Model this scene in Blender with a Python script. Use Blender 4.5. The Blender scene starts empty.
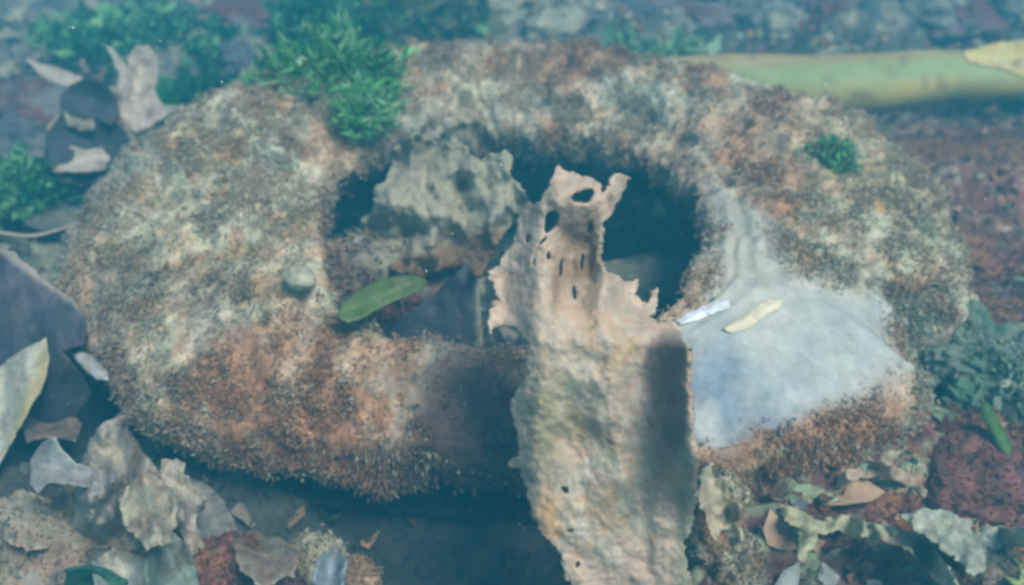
import bpy, math, random
import numpy as np
from mathutils import Vector
from mathutils.geometry import delaunay_2d_cdt

random.seed(7)
RNG = np.random.default_rng(7)
S = bpy.context.scene
COL = S.collection

# ------------------------------------------------------------------ camera
CAM_H, PITCH, FPX = 0.45, 31.5, 1100.0
cam = bpy.data.cameras.new('camera')
camo = bpy.data.objects.new('camera', cam)
COL.objects.link(camo)
camo.location = (0, 0, CAM_H)
camo.rotation_euler = (math.radians(90 - PITCH), 0, 0)
cam.sensor_width = 36.0
cam.lens = 36.0 * FPX / 1024.0
cam.clip_start, cam.clip_end = 0.01, 60
cam.dof.use_dof = True
cam.dof.focus_distance = 0.56
cam.dof.aperture_fstop = 6.5
S.camera = camo

# ------------------------------------------------------------------ world and sun
SUN_EL, SUN_AZ = math.radians(56), math.radians(146)     # azimuth clockwise from +Y
w = bpy.data.worlds.new('World')
S.world = w
w.use_nodes = True
nt = w.node_tree
bg = nt.nodes['Background']
sky = nt.nodes.new('ShaderNodeTexSky')
sky.sky_type = 'NISHITA'
sky.sun_disc = False
sky.sun_elevation = SUN_EL
sky.sun_rotation = SUN_AZ
nt.links.new(sky.outputs[0], bg.inputs[0])
bg.inputs[1].default_value = 0.12
sl = bpy.data.lights.new('sun', 'SUN')
so = bpy.data.objects.new('sun', sl)
COL.objects.link(so)
sd = Vector((math.sin(SUN_AZ) * math.cos(SUN_EL), math.cos(SUN_AZ) * math.cos(SUN_EL), math.sin(SUN_EL)))
so.rotation_euler = sd.to_track_quat('Z', 'Y').to_euler()
sl.energy = 5.0
sl.angle = math.radians(22)
sl.color = (1.0, 0.95, 0.88)
S.view_settings.view_transform = 'Standard'
S.view_settings.look = 'None'
S.view_settings.exposure = 0.07
S.view_settings.gamma = 1
S.cycles.filter_width = 3.1
S.cycles.max_bounces = 6
S.cycles.volume_bounces = 1

# ------------------------------------------------------------------ projection helpers (image point -> place in the world)
_a = math.radians(PITCH)
_F = np.array([0, math.cos(_a), -math.sin(_a)])
_U = np.array([0, math.sin(_a), math.cos(_a)])


def ray(px, py):
    px = np.asarray(px, float); py = np.asarray(py, float)
    X = (px - 512) / FPX
    V = (292.5 - py) / FPX
    return np.stack([X, _F[1] + V * _U[1], _F[2] + V * _U[2]], -1)


def at_z(px, py, z):
    d = ray(px, py)
    t = (np.asarray(z) - CAM_H) / d[..., 2]
    return np.array([0, 0, CAM_H]) + d * t[..., None]


def at_y(px, py, Y):
    d = ray(px, py)
    t = np.asarray(Y) / d[..., 1]
    return np.array([0, 0, CAM_H]) + d * t[..., None]


# ------------------------------------------------------------------ numpy noise
def _hash(ix, iy, iz, seed):
    h = (ix * 374761393 + iy * 668265263 + iz * 2147483647 + seed * 974634777) & 0xffffffff
    h = ((h ^ (h >> 13)) * 1274126177) & 0xffffffff
    h = ((h ^ (h >> 16)) * 2246822519) & 0xffffffff
    return ((h ^ (h >> 15)) & 0xffffff) / float(0xffffff)


def vnoise(P, seed=0):
    P = np.asarray(P, float)
    I = np.floor(P).astype(np.int64)
    f = P - I
    f = f * f * (3 - 2 * f)
    r = 0
    for dx in (0, 1):
        wx = f[..., 0] if dx else 1 - f[..., 0]
        for dy in (0, 1):
            wy = f[..., 1] if dy else 1 - f[..., 1]
            for dz in (0, 1):
                wz = f[..., 2] if dz else 1 - f[..., 2]
                r = r + wx * wy * wz * _hash(I[..., 0] + dx, I[..., 1] + dy, I[..., 2] + dz, seed)
    return r * 2 - 1


def fbm(P, scale, octv=4, seed=0, gain=0.55):
    P = np.asarray(P, float) * scale
    a, r, n = 1.0, 0, 0
    for k in range(octv):
        r = r + a * vnoise(P + 17.3 * k, seed + k)
        n += a
        a *= gain
        P = P * 2.03
    return r / n


def ss(x, a, b):
    t = np.clip((x - a) / (b - a), 0, 1)
    return t * t * (3 - 2 * t)


def mixc(c, d, t):
    t = np.asarray(t)[..., None]
    return c * (1 - t) + np.asarray(d) * t


def blob(P, px, py, rx, ry, z=0.1):
    """soft patch on the ground plan, centred where the image point meets height z"""
    c = at_z(px, py, z); cx = at_z(px + rx, py, z); cy = at_z(px, py - ry, z)
    wx = abs(cx[0] - c[0]); wy = abs(cy[1] - c[1])
    d = ((P[..., 0] - c[0]) / wx) ** 2 + ((P[..., 1] - c[1]) / wy) ** 2
    return np.exp(-d)


# ------------------------------------------------------------------ palette (linear base colours)
SILT = np.array([.41, .395, .28])
TAN = np.array([.40, .27, .17])
RUST = np.array([.29, .145, .07])
MAROON = np.array([.13, .055, .045])
DARK = np.array([.035, .04, .04])
GREYB = np.array([.29, .38, .34])
GREEN = np.array([.07, .20, .07])
PALEG = np.array([.27, .37, .22])
PINK = np.array([.50, .385, .28])
OCHRE = np.array([.40, .26, .08])

# ------------------------------------------------------------------ materials


def material(name, rough=0.85, bump=0.4, scale=180.0, spec=0.25, var=0.35, sheen=0.0, trans=0.0):
    m = bpy.data.materials.new(name)
    m.use_nodes = True
    t = m.node_tree
    b = t.nodes['Principled BSDF']
    at = t.nodes.new('ShaderNodeAttribute'); at.attribute_name = 'Col'
    tc = t.nodes.new('ShaderNodeTexCoord')
    n1 = t.nodes.new('ShaderNodeTexNoise'); n1.inputs['Scale'].default_value = scale
    n1.inputs['Detail'].default_value = 5; n1.inputs['Roughness'].default_value = .65
    n2 = t.nodes.new('ShaderNodeTexNoise'); n2.inputs['Scale'].default_value = scale * .23
    n2.inputs['Detail'].default_value = 4
    t.links.new(tc.outputs['Object'], n1.inputs['Vector'])
    t.links.new(tc.outputs['Object'], n2.inputs['Vector'])
    ad = t.nodes.new('ShaderNodeMath'); ad.operation = 'ADD'
    t.links.new(n1.outputs['Fac'], ad.inputs[0]); t.links.new(n2.outputs['Fac'], ad.inputs[1])
    mr = t.nodes.new('ShaderNodeMapRange')
    mr.inputs['From Min'].default_value = .7; mr.inputs['From Max'].default_value = 1.3
    mr.inputs['To Min'].default_value = 1 - var; mr.inputs['To Max'].default_value = 1 + var
    t.links.new(ad.outputs[0], mr.inputs['Value'])
    mx = t.nodes.new('ShaderNodeVectorMath'); mx.operation = 'SCALE'
    t.links.new(at.outputs['Color'], mx.inputs[0]); t.links.new(mr.outputs[0], mx.inputs['Scale'])
    t.links.new(mx.outputs[0], b.inputs['Base Color'])
    q0 = t.nodes.new('ShaderNodeMapRange')
    q0.inputs['To Min'].default_value = rough * .27; q0.inputs['To Max'].default_value = rough
    t.links.new(at.outputs['Alpha'], q0.inputs['Value']); t.links.new(q0.outputs[0], b.inputs['Roughness'])
    # the attribute's alpha says how rough the growth is: 0 = bare and smooth
    for sock, smooth_v, full in (('To Min', 1 - var * .25, 1 - var), ('To Max', 1 + var * .25, 1 + var)):
        q = t.nodes.new('ShaderNodeMapRange')
        q.inputs['To Min'].default_value = smooth_v; q.inputs['To Max'].default_value = full
        t.links.new(at.outputs['Alpha'], q.inputs['Value']); t.links.new(q.outputs[0], mr.inputs[sock])
    b.inputs['Roughness'].default_value = rough
    b.inputs['Specular IOR Level'].default_value = spec
    if trans:
        tr = t.nodes.new('ShaderNodeBsdfTranslucent')
        ms = t.nodes.new('ShaderNodeMixShader'); ms.inputs[0].default_value = trans
        t.links.new(mx.outputs[0], tr.inputs['Color'])
        t.links.new(b.outputs[0], ms.inputs[1]); t.links.new(tr.outputs[0], ms.inputs[2])
        t.links.new(ms.outputs[0], t.nodes['Material Output'].inputs['Surface'])
    if bump:
        bp = t.nodes.new('ShaderNodeBump')
        q = t.nodes.new('ShaderNodeMapRange')
        q.inputs['To Min'].default_value = bump * .12; q.inputs['To Max'].default_value = bump
        t.links.new(at.outputs['Alpha'], q.inputs['Value']); t.links.new(q.outputs[0], bp.inputs['Strength'])
        bp.inputs['Distance'].default_value = 0.002
        t.links.new(ad.outputs[0], bp.inputs['Height'])
        t.links.new(bp.outputs[0], b.inputs['Normal'])
    return m


M_CRUST = material('algae_crust', .9, .8, 260, .15, .45)
M_FUZZ = material('algae_fuzz', .9, 0, 120, .1, .25, trans=.4)
M_LEAF = material('dead_leaf', .75, .5, 220, .3, .22)
M_SMOOTH = material('silted_rubber', .6, .25, 120, .35, .14)
M_STONE = material('silted_stone', .9, .7, 200, .15, .4)
M_FROND = material('green_frond', .6, .2, 140, .3, .25, trans=.55)
M_KELP = material('kelp', .65, .15, 40, .3, .18)
M_GLOSS = material('wet_glint', .35, .1, 90, .6, .1)

# ------------------------------------------------------------------ mesh helpers


def link_mesh(name, V, faces, mat, col=None, parent=None, smooth=True):
    me = bpy.data.meshes.new(name)
    V = np.ascontiguousarray(V, dtype=np.float32)
    if isinstance(faces, np.ndarray):
        k = faces.shape[1]; nf = len(faces)
        me.vertices.add(len(V)); me.vertices.foreach_set('co', V.ravel())
        me.loops.add(nf * k); me.loops.foreach_set('vertex_index', faces.astype(np.int32).ravel())
        me.polygons.add(nf)
        me.polygons.foreach_set('loop_start', np.arange(nf, dtype=np.int32) * k)
        me.update(calc_edges=True)
    else:
        me.from_pydata(V.tolist(), [], faces)
    if col is not None:
        at = me.color_attributes.new('Col', 'FLOAT_COLOR', 'POINT')
        c = np.ones((len(V), 4), np.float32); c[:, :3] = np.clip(col[:, :3], 0.004, .9)
        if col.shape[1] == 4: c[:, 3] = col[:, 3]
        at.data.foreach_set('color', c.ravel())
    if smooth:
        me.polygons.foreach_set('use_smooth', np.ones(len(me.polygons), dtype=bool))
    me.materials.append(mat)
    me.validate()
    o = bpy.data.objects.new(name, me)
    COL.objects.link(o)
    if parent is not None:
        o.parent = parent
    return o


def tag(o, label=None, cat=None, group=None, kind=None):
    if label: o['label'] = label
    if cat: o['category'] = cat
    if group: o['group'] = group
    if kind: o['kind'] = kind
    return o


def empty(name, label, cat, loc=(0, 0, 0), group=None):
    o = bpy.data.objects.new(name, None)
    o.empty_display_size = .02
    COL.objects.link(o)
    return tag(o, label, cat, group)


def grid_faces(nu, nv, wrap_u=False):
    U = nu if wrap_u else nu - 1
    i = np.arange(U)[:, None]; j = np.arange(nv - 1)[None, :]
    a = i * nv + j; b = ((i + 1) % nu) * nv + j
    return np.stack([a, b, b + 1, a + 1], -1).reshape(-1, 4)


def resample(pts, n, closed=True):
    P = np.array(pts, float)
    if closed: P = np.vstack([P, P[:1]])
    # Catmull-Rom then equal length
    m = len(P)
    out = []
    for k in range(m - 1):
        p1, p2 = P[k], P[k + 1]
        p0 = P[k - 1] if k > 0 else (P[m - 2] if closed else P[0])
        p3 = P[k + 2] if k + 2 < m else (P[1] if closed else P[-1])
        t = np.linspace(0, 1, 12, endpoint=False)[:, None]
        out.append(.5 * ((2 * p1) + (-p0 + p2) * t + (2 * p0 - 5 * p1 + 4 * p2 - p3) * t ** 2 + (-p0 + 3 * p1 - 3 * p2 + p3) * t ** 3))
    out = np.vstack(out + [P[-1:]])
    L = np.concatenate([[0], np.cumsum(np.linalg.norm(np.diff(out[:, :2], axis=0), axis=1))])
    q = np.linspace(0, L[-1], n, endpoint=not closed)
    return np.stack([np.interp(q, L, out[:, c]) for c in range(P.shape[1])], -1)


def blades(P, D, L, W, C, side=None):
    """tapering bent hairs: P root, D unit direction, L length, W width, C colour"""
    n = len(P)
    if side is None:
        r = RNG.normal(size=(n, 3))
        side = np.cross(D, r)
    side /= np.linalg.norm(side, axis=1)[:, None] + 1e-9
    bend = np.cross(D, side) * (RNG.normal(size=(n, 1)) * .35) + np.array([0, 0, -.18])
    m = P + D * (L * .55)[:, None]
    t = P + (D + bend) * L[:, None]
    hw = side * (W * .5)[:, None]
    V = np.stack([P - hw, P + hw, m + hw * .7, m - hw * .7, t], 1).reshape(-1, 3)
    b = np.arange(n)[:, None] * 5
    F = np.concatenate([b + np.array([[0, 1, 2]]), b + np.array([[0, 2, 3]]), b + np.array([[3, 2, 4]])], 0)
    k = np.array([.8, .8, .95, .95, 1.1])[None, :, None]
    CC = (C[:, None, :] * k).reshape(-1, 3)
    return V, F, CC


def normals_grid(G, wrap_u=False):
    du = (np.roll(G, -1, 0) - np.roll(G, 1, 0)) if wrap_u else np.gradient(G, axis=0)
    dv = np.gradient(G, axis=1)
    n = np.cross(du, dv)
    return n / (np.linalg.norm(n, axis=-1)[..., None] + 1e-12)


# ------------------------------------------------------------------ seabed
def axis_vals(lo, hi, step, far, g=1.18):
    v = list(np.arange(lo, hi, step))
    s = step
    while v[-1] < far: s *= g; v.append(v[-1] + s)
    s = step
    while v[0] > -far: s *= g; v.insert(0, v[0] - s)
    return np.array(v)


def ridge(P, Q):
    return ss(1 - np.abs(fbm(Q * np.array([1, 1.5, 1]), 16, 4, 300)) * 3.2, .55, .95)


def redz(P):
    return np.clip(1.2 * (blob(P, 900, 480, 230, 90, 0) + blob(P, 1010, 230, 140, 110, 0) * 1.2 + .8 * blob(P, 700, 560, 120, 40, 0)), 0, 1)


def seabed_h(P):
    x, y = P[..., 0], P[..., 1]
    Q = np.stack([x, y, np.zeros_like(x)], -1)
    h = .016 * fbm(Q, 9, 3, 3) + .010 * np.abs(fbm(Q, 30, 4, 8)) + .004 * fbm(Q, 120, 3, 9)
    far = ss(y, .95, 1.3)
    h = h + far * (.05 * np.clip(fbm(Q, 7, 3, 21) + .1, 0, 1) + .02 * fbm(Q, 22, 3, 22))
    h = h - .055 * blob(P, 420, 545, 190, 60, 0) - .045 * blob(P, 300, 505, 130, 40, 0)
    h = h - .05 * blob(P, 520, 270, 180, 90, 0)
    h = h + .03 * blob(P, 900, 480, 190, 60, 0) + .03 * blob(P, 1010, 230, 90, 110, 0)
    h = h + .02 * blob(P, 60, 560, 120, 60, 0)
    h = h + .007 * ridge(P, Q) * redz(P)
    h = h - .03 * blob(P, 120, 400, 70, 50, 0) - .03 * blob(P, 945, 385, 45, 40, 0)
    return h


def seabed_c(P, h):
    Q = np.stack([P[..., 0], P[..., 1], h * 2], -1)
    n1 = fbm(Q, 14, 4, 31); n2 = fbm(Q, 45, 4, 32); n3 = fbm(Q, 130, 3, 33)
    c = np.broadcast_to(np.array([.085, .09, .075]), P.shape[:-1] + (3,)).copy()
    c = mixc(c, SILT * .75, ss(n1 + .6 * n2, .05, .6) * .8)
    c = mixc(c, GREEN * .55, ss(fbm(Q, 8, 3, 35), .0, .5) * .5 * ss(P[..., 1], .7, 1.0) * ss(-P[..., 0], -.15, .2))
    red = np.clip(blob(P, 900, 480, 230, 90, 0) + blob(P, 1010, 230, 140, 110, 0) * 1.2 + .8 * blob(P, 700, 560, 120, 40, 0), 0, 1)
    cr = mixc(np.broadcast_to(MAROON * 1.0, c.shape), RUST * .75, ss(n2, .0, .55))
    cr = mixc(cr, [.26, .10, .085], ss(n1 + .4 * n2, -.1, .4) * .7)
    cr = mixc(cr, SILT * .85, ss(n2 + n3 * .7 + .3 * n1, .28, .55) * .7)
    Q0 = np.stack([P[..., 0], P[..., 1], P[..., 0] * 0], -1)
    cr = mixc(cr, PALEG * 1.25, ridge(P, Q0) * ss(n2, -.5, .1) * (.95 - .75 * ss(P[..., 1], .6, .72)))
    c = mixc(c, cr, np.clip(red * 1.2, 0, 1))
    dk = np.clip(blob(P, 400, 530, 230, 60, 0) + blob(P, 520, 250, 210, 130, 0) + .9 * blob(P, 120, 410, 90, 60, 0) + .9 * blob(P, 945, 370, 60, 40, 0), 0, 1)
    c = mixc(c, DARK, dk * .9)  # dark bed colour paints in shade under, inside and beside the tyre
    pale = blob(P, 530, 8, 80, 22, 0)
    c = mixc(c, SILT * 1.1, pale * .9)
    return c * (1 + .35 * n3)[..., None]


xs = axis_vals(-.75, .85, .0032, 12)
ys = axis_vals(.30, 1.15, .0032, 12, 1.012)
ys = ys[(ys > -12.5)]
# coarser steps behind the camera
back = ys[ys < .30]; back = back[::-1]
keep = [.30 - .0032]
s_ = .0032
while keep[-1] > -12: s_ *= 1.25; keep.append(keep[-1] - s_)
ys = np.concatenate([np.array(keep)[::-1], ys[ys >= .2999]])
GX, GY = np.meshgrid(xs, ys, indexing='ij')
P0 = np.stack([GX, GY, np.zeros_like(GX)], -1)
HZ = seabed_h(P0)
CC = seabed_c(P0, HZ)
P0[..., 2] = HZ
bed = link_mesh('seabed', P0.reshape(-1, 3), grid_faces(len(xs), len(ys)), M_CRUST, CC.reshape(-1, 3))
tag(bed, kind='structure')


def ground(x, y):
    return float(seabed_h(np.array([[x, y, 0.0]]))[0])


def turf_on(name, n_tuft, per, xr, yr, Lm, label, keepf=None, seed=1, parent=None):
    x = RNG.uniform(*xr, n_tuft); y = RNG.uniform(*yr, n_tuft)
    P = np.stack([x, y, x * 0], -1)
    q = fbm(P, 18, 3, 40 + seed)
    k = q > RNG.uniform(-.4, .4, n_tuft)
    if keepf is not None: k &= keepf(P)
    P = P[k]
    h = seabed_h(P); C = seabed_c(P, h) * RNG.uniform(.9, 1.9, (len(P), 1)) + .02
    P[:, 2] = h
    m = len(P)
    T = RNG.normal(size=(m, 3)) * .6 + np.array([0, 0, 1])
    P2 = np.repeat(P, per, 0) + RNG.normal(size=(m * per, 3)) * np.array([.004, .004, .0])
    D = np.repeat(T, per, 0) + RNG.normal(size=(m * per, 3)) * .5
    D[:, 2] = np.abs(D[:, 2]) + .1
    D /= np.linalg.norm(D, axis=1)[:, None]
    L = np.repeat(RNG.uniform(.5, 1.3, m), per) * RNG.uniform(.5, 1.2, m * per) * Lm
    W = RNG.uniform(.0010, .0024, m * per)
    C2 = np.repeat(C, per, 0) * RNG.uniform(.75, 1.25, (m * per, 1))
    V, F, K = blades(P2, D, L, W, C2)
    o = link_mesh(name, V, F, M_FUZZ, K, parent)
    return tag(o, label, 'algae', kind='stuff')


tyre_c = at_z(520, 270, .05)
turf_on('algae_turf', 17000, 7, (-.62, .75), (.36, 1.6), .010, 'low ragged algae turf scattered over the seabed')

# ------------------------------------------------------------------ the tyre
# outer contour (image x, y, height) and inner lip contour, clockwise from the left
OUT = [(74, 268, .05), (84, 325, .05), (114, 374, .05), (170, 412, .047), (255, 432, .048), (345, 442, .048), (440, 448, .048),
       (530, 456, .047), (620, 462, .047), (710, 460, .047), (800, 442, .047), (870, 428, .047), (918, 412, .05), (926, 388, .055),
       (905, 368, .055), (893, 345, .06), (908, 325, .062), (945, 328, .06), (975, 325, .055), (962, 270, .06), (930, 215, .075),
       (885, 158, .09), (820, 126, .10), (755, 100, .10), (700, 88, .10), (640, 78, .10), (570, 70, .10), (500, 70, .10), (430, 76, .10),
       (365, 86, .10), (300, 98, .10), (235, 110, .095), (175, 140, .085), (125, 175, .07), (90, 222, .055)]
INN = [(316, 245, .095), (318, 285, .095), (338, 322, .085), (385, 348, .08), (450, 355, .078), (520, 357, .078), (590, 352, .08),
       (640, 336, .085), (672, 312, .095), (700, 282, .10), (712, 240, .10), (700, 200, .10), (668, 168, .10), (620, 146, .10),
       (560, 132, .10), (500, 126, .10), (440, 128, .10), (392, 138, .10), (352, 162, .10), (326, 200, .097)]
NU, NVS = 1500, 150


def contour(C, n):
    W3 = np.array([at_z(a, b, z) for a, b, z in C])
    return resample(W3, n)


oc = contour(OUT, 4000); ic = contour(INN, 4000)
cen = ic.mean(0)


def by_angle(W3, ang):
    a = np.arctan2(W3[:, 1] - cen[1], W3[:, 0] - cen[0])
    o = np.argsort(a); a = a[o]; W3 = W3[o]
    a = np.concatenate([a - 2 * np.pi, a, a + 2 * np.pi]); W3 = np.vstack([W3] * 3)
    return np.stack([np.interp(ang, a, W3[:, k]) for k in range(3)], -1)


ang = np.linspace(-np.pi, np.pi, NU, endpoint=False)
Oo = by_angle(oc, ang); Ii = by_angle(ic, ang)
# profile: s across the wall, e = height parameter (0 inner lip, 1 outer widest), dz = added height
prof = [(.70, -.075), (.45, -.060), (.20, -.035), (.06, -.014), (.0, -.001), (.015, .006), (.06, .010), (.14, .014), (.26, .026), (.42, .034),
        (.58, .036), (.72, .034), (.84, .026), (.93, .016), (.985, .006), (1.0, -.008), (.965, -.022), (.89, -.034), (.72, -.042)]
pp = resample([(a, b * 6) for a, b in prof], NVS, closed=False)
sv, dz = pp[:, 0], pp[:, 1] / 6
G = Ii[:, None, :] * (1 - sv)[None, :, None] + Oo[:, None, :] * sv[None, :, None]
nearf = ss(-(Oo[:, 1] - cen[1]), .0, .16)[:, None]
G[..., 2] += dz[None, :] * np.where(dz[None, :] > .006, 1 - .6 * nearf, 1)
Nn = normals_grid(G, True)
if Nn[:, NVS // 2, 2].mean() < 0: Nn = -Nn
# masks
BP = [(668, 330), (696, 312), (714, 290), (722, 255), (716, 215), (700, 186), (712, 172), (738, 196), (762, 208), (772, 250), (800, 280), (840, 292), (872, 288), (897, 306), (893, 340), (912, 372),
      (880, 388), (840, 402), (800, 422), (745, 440), (690, 452), (670, 420)]


def inside(pts, poly):
    x, y = pts[:, 0], pts[:, 1]
    r = np.zeros(len(pts), bool)
    n = len(poly)
    for i in range(n):
        x1, y1 = poly[i]; x2, y2 = poly[(i + 1) % n]
        c = ((y1 > y) != (y2 > y)) & (x < (x2 - x1) * (y - y1) / (y2 - y1 + 1e-12) + x1)
        r ^= c
    return r


_d = (G + Nn * .004) - np.array([0, 0, CAM_H])
_zc = _d @ _F
_pp = np.stack([512 + FPX * _d[..., 0] / _zc, 292.5 - FPX * (_d @ _U) / _zc], -1)
_pp = _pp + np.stack([fbm(G, 60, 4, 50, .7), fbm(G, 60, 4, 59, .7)], -1) * 22
bare = inside(_pp.reshape(-1, 2), BP).reshape(NU, NVS) * ((Nn * -_d).sum(-1) > 0) * 1.0
for _ in range(12):
    bare = (np.roll(bare, 1, 0) + bare + np.roll(bare, -1, 0)) / 3
    bare[:, 1:-1] = (bare[:, :-2] + bare[:, 1:-1] + bare[:, 2:]) / 3
silt_back = ss(blob(G, 700, 90, 90, 22) + blob(G, 780, 120, 60, 22) + .15 * fbm(G, 40, 3, 51), .4, .8)
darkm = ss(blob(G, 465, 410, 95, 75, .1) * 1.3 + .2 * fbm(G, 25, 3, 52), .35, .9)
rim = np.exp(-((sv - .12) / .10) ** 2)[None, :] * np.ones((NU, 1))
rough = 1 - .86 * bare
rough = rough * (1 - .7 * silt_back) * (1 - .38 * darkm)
disp = .011 * fbm(G, 17, 4, 60) + .014 * fbm(G, 50, 4, 61) + .0045 * fbm(G, 170, 3, 62)
pits = np.clip(fbm(G, 70, 2, 63) - .30, 0, 1) * .018
disp = disp * (1 - .55 * nearf)
disp = (disp - pits) * (.05 + .95 * rough) + .003 * rough
# dents seen in the crust
for (x, y, rx, ry, d) in ((270, 232, 8, 10, .012), (205, 250, 50, 20, .006), (545, 100, 45, 10, .022), (913, 280, 6, 6, .012), (355, 470, 20, 12, -.006), (330, 180, 12, 20, .008), (300, 280, 18, 12, -.01), (640, 120, 20, 8, .01)):
    disp = disp - d * blob(G, x, y, rx, ry)
# worn ridge rings of the bead on the bare right side
ringz = bare * 0
for r0, a0 in ((.07, .0040), (.15, .0030), (.24, .0014)):
    ringz = ringz + a0 * np.exp(-((sv - r0) / .018) ** 2)[None, :]
disp = disp + ringz * (ss(blob(G, 720, 250, 60, 80), .2, .6))
G0 = G.copy()
G = G + Nn * disp[..., None]


def tyre_col(P, sd=None):
    n1 = fbm(P, 16, 3, 70); n2 = fbm(P, 50, 4, 71); n3 = fbm(P, 150, 3, 72); n4 = fbm(P, 28, 3, 73)
    c = np.broadcast_to(SILT * 1.05, P.shape).copy()
    c = mixc(c, TAN, ss(n1 + .5 * n2, -.15, .3) * .8)
    c = mixc(c, GREYB * .95, ss(fbm(P, 22, 4, 75), .05, .4) * .4 * (1 - np.clip(1.5 * blob(P, 815, 430, 160, 70, .07), 0, 1)))
    c = mixc(c, np.array([.20, .15, .11]), ss(fbm(P, 32, 4, 76), .12, .4) * .75)
    rustz = np.clip(.42 * blob(P, 200, 230, 150, 110) + 1.15 * blob(P, 300, 400, 150, 60) + .7 * blob(P, 270, 330, 90, 40) + .8 * blob(P, 640, 90, 190, 30) + .7 * blob(P, 780, 230, 50, 60)
                    + 1.7 * blob(P, 815, 430, 150, 60, .07) + .35 * blob(P, 920, 260, 40, 50) + .35 * blob(P, 470, 90, 120, 30), 0, 1)
    c = mixc(c, RUST, ss(n2 + .5 * n4 + rustz * 1.1, .25, .85) * .9)
    c = mixc(c, SILT, ss(n2 * .8 - n1 + .3 * n3, .12, .45) * .55)
    c = mixc(c, np.array([.46, .35, .24]), ss(fbm(P, 38, 4, 78), .0, .35) * .7)
    c = mixc(c, np.array([.40, .21, .10]), ss(fbm(P, 60, 4, 79), .15, .4) * .6)
    c = mixc(c, OCHRE, np.clip(1.0 * blob(P, 240, 260, 50, 22) + .25 * blob(P, 170, 200, 80, 50), 0, 1) * ss(n2, -.2, .4) * .8)
    c = mixc(c, PALEG, np.clip(.8 * blob(P, 880, 190, 70, 70) + .5 * blob(P, 150, 230, 60, 60), 0, 1) * ss(n1 - n2, -.4, .4) * .45)
    c = mixc(c, GREYB, np.clip(.8 * blob(P, 170, 310, 50, 40) + .5 * blob(P, 100, 250, 40, 70) + .5 * blob(P, 420, 120, 120, 30), 0, 1) * ss(n4, -.3, .3) * .65)
    c = mixc(c, np.array([.11, .085, .065]), ss(-n3 - .6 * n2, .35, .65) * .5)
    c = mixc(c, np.array([.10, .062, .052]), ss(blob(P, 470, 410, 105, 85, .1) * 1.5 + .35 * fbm(P, 25, 4, 52), .35, 1.0) * .95)  # dark brown rubber, deepened to paint in the torn plate's shadow
    c = mixc(c, MAROON * .8, np.clip(.6 * blob(P, 640, 85, 150, 14) + .5 * blob(P, 760, 150, 60, 25), 0, 1) * ss(n2, -.3, .2) * .8)
    return c * (1 + .3 * n3)[..., None]


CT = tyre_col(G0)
bc = mixc(np.broadcast_to(np.array([.38, .41, .38]), G.shape), [.15, .22, .29], np.clip(1.3 * blob(G0, 730, 400, 90, 60, .09), 0, 1) * ss(fbm(G0, 35, 4, 80), -.55, .15) * .9)
bc = mixc(bc, [.36, .38, .34], ss(fbm(G0, 22, 4, 84) + blob(G0, 810, 310, 100, 30) * .8, .0, .6) * .75)
bc = mixc(bc, [.15, .19, .24], ss(fbm(G0 * np.array([1, 2.2, 1]), 60, 3, 81), .2, .5) * blob(G0, 740, 390, 90, 50) * .7)
bc = mixc(bc, SILT * .9, np.clip(blob(G0, 740, 250, 40, 50), 0, 1) * .6)
bc = bc * (1 + .28 * fbm(G0, 30, 5, 85) + .18 * fbm(G0 * np.array([1, .5, 1]), 140, 4, 86))[..., None]
bc = mixc(bc, [.20, .18, .14], ss(fbm(G0, 60, 4, 87), .3, .5) * .3)
CT = mixc(CT, 0, bare * 0) * (1 - bare)[..., None] + bc * bare[..., None]
CT = CT * (1 - silt_back)[..., None] + (SILT * 1.05) * silt_back[..., None]
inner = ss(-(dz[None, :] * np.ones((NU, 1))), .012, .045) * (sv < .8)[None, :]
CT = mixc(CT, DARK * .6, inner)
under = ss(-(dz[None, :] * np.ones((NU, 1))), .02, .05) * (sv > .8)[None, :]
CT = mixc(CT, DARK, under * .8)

CT4 = np.concatenate([CT, rough[..., None]], -1)
tyre = empty('tyre', 'big old tyre lying flat on the seabed, crusted with fuzzy brown and grey algae', 'tyre')
# the carcass in three parts: inner bead lip, side wall, tread
ksplit1 = int(np.argmin(np.abs(dz - .008) + 10 * (sv > .1) + 10 * (np.arange(NVS) < 20)))
ksplit2 = int(np.where(sv > .86)[0][0])


def strip(name, k0, k1, mat):
    return link_mesh(name, G[:, k0:k1 + 1].reshape(-1, 3), grid_faces(NU, k1 - k0 + 1, True), mat, CT4[:, k0:k1 + 1].reshape(-1, 4), tyre)


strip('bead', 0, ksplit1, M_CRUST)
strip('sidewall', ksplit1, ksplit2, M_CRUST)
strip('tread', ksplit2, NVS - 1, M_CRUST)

# fuzz on the tyre: tufts of short hairs
NT = 52000
iu = RNG.integers(0, NU, NT)
# area weighting
dA = np.linalg.norm(np.cross(np.roll(G0, -1, 0) - G0, np.gradient(G0, axis=1)), axis=-1)
wgt = (dA * (np.clip(rough - .2, 0, 1) ** 1.5) * (1 - .8 * inner)).ravel() * (.12 + ss(fbm(G0, 40, 4, 90).ravel(), -.2, .3))
wgt /= wgt.sum()
idx = RNG.choice(NU * NVS, NT, p=wgt)
Pt = G.reshape(-1, 3)[idx]; Nt = Nn.reshape(-1, 3)[idx]
Ct = CT.reshape(-1, 3)[idx]
Ct = Ct * RNG.uniform(.9, 1.4, (NT, 1)) + .015
pale = RNG.random(NT) < .10
Ct[pale] = SILT * 1.15
per = 7
u_ = RNG.random(NT)
lowfront_ = blob(Pt, 300, 430, 210, 60) + blob(Pt, 820, 450, 130, 40)
q_ = fbm(Pt, 60, 3, 93)
Ct[(u_ < .04) | ((q_ > .28) & (u_ < .4))] = SILT * 1.2
k_ = (u_ > .93); Ct[k_] = RUST * 1.25
k_ = (u_ > .985); Ct[k_] = RUST * .6
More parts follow.
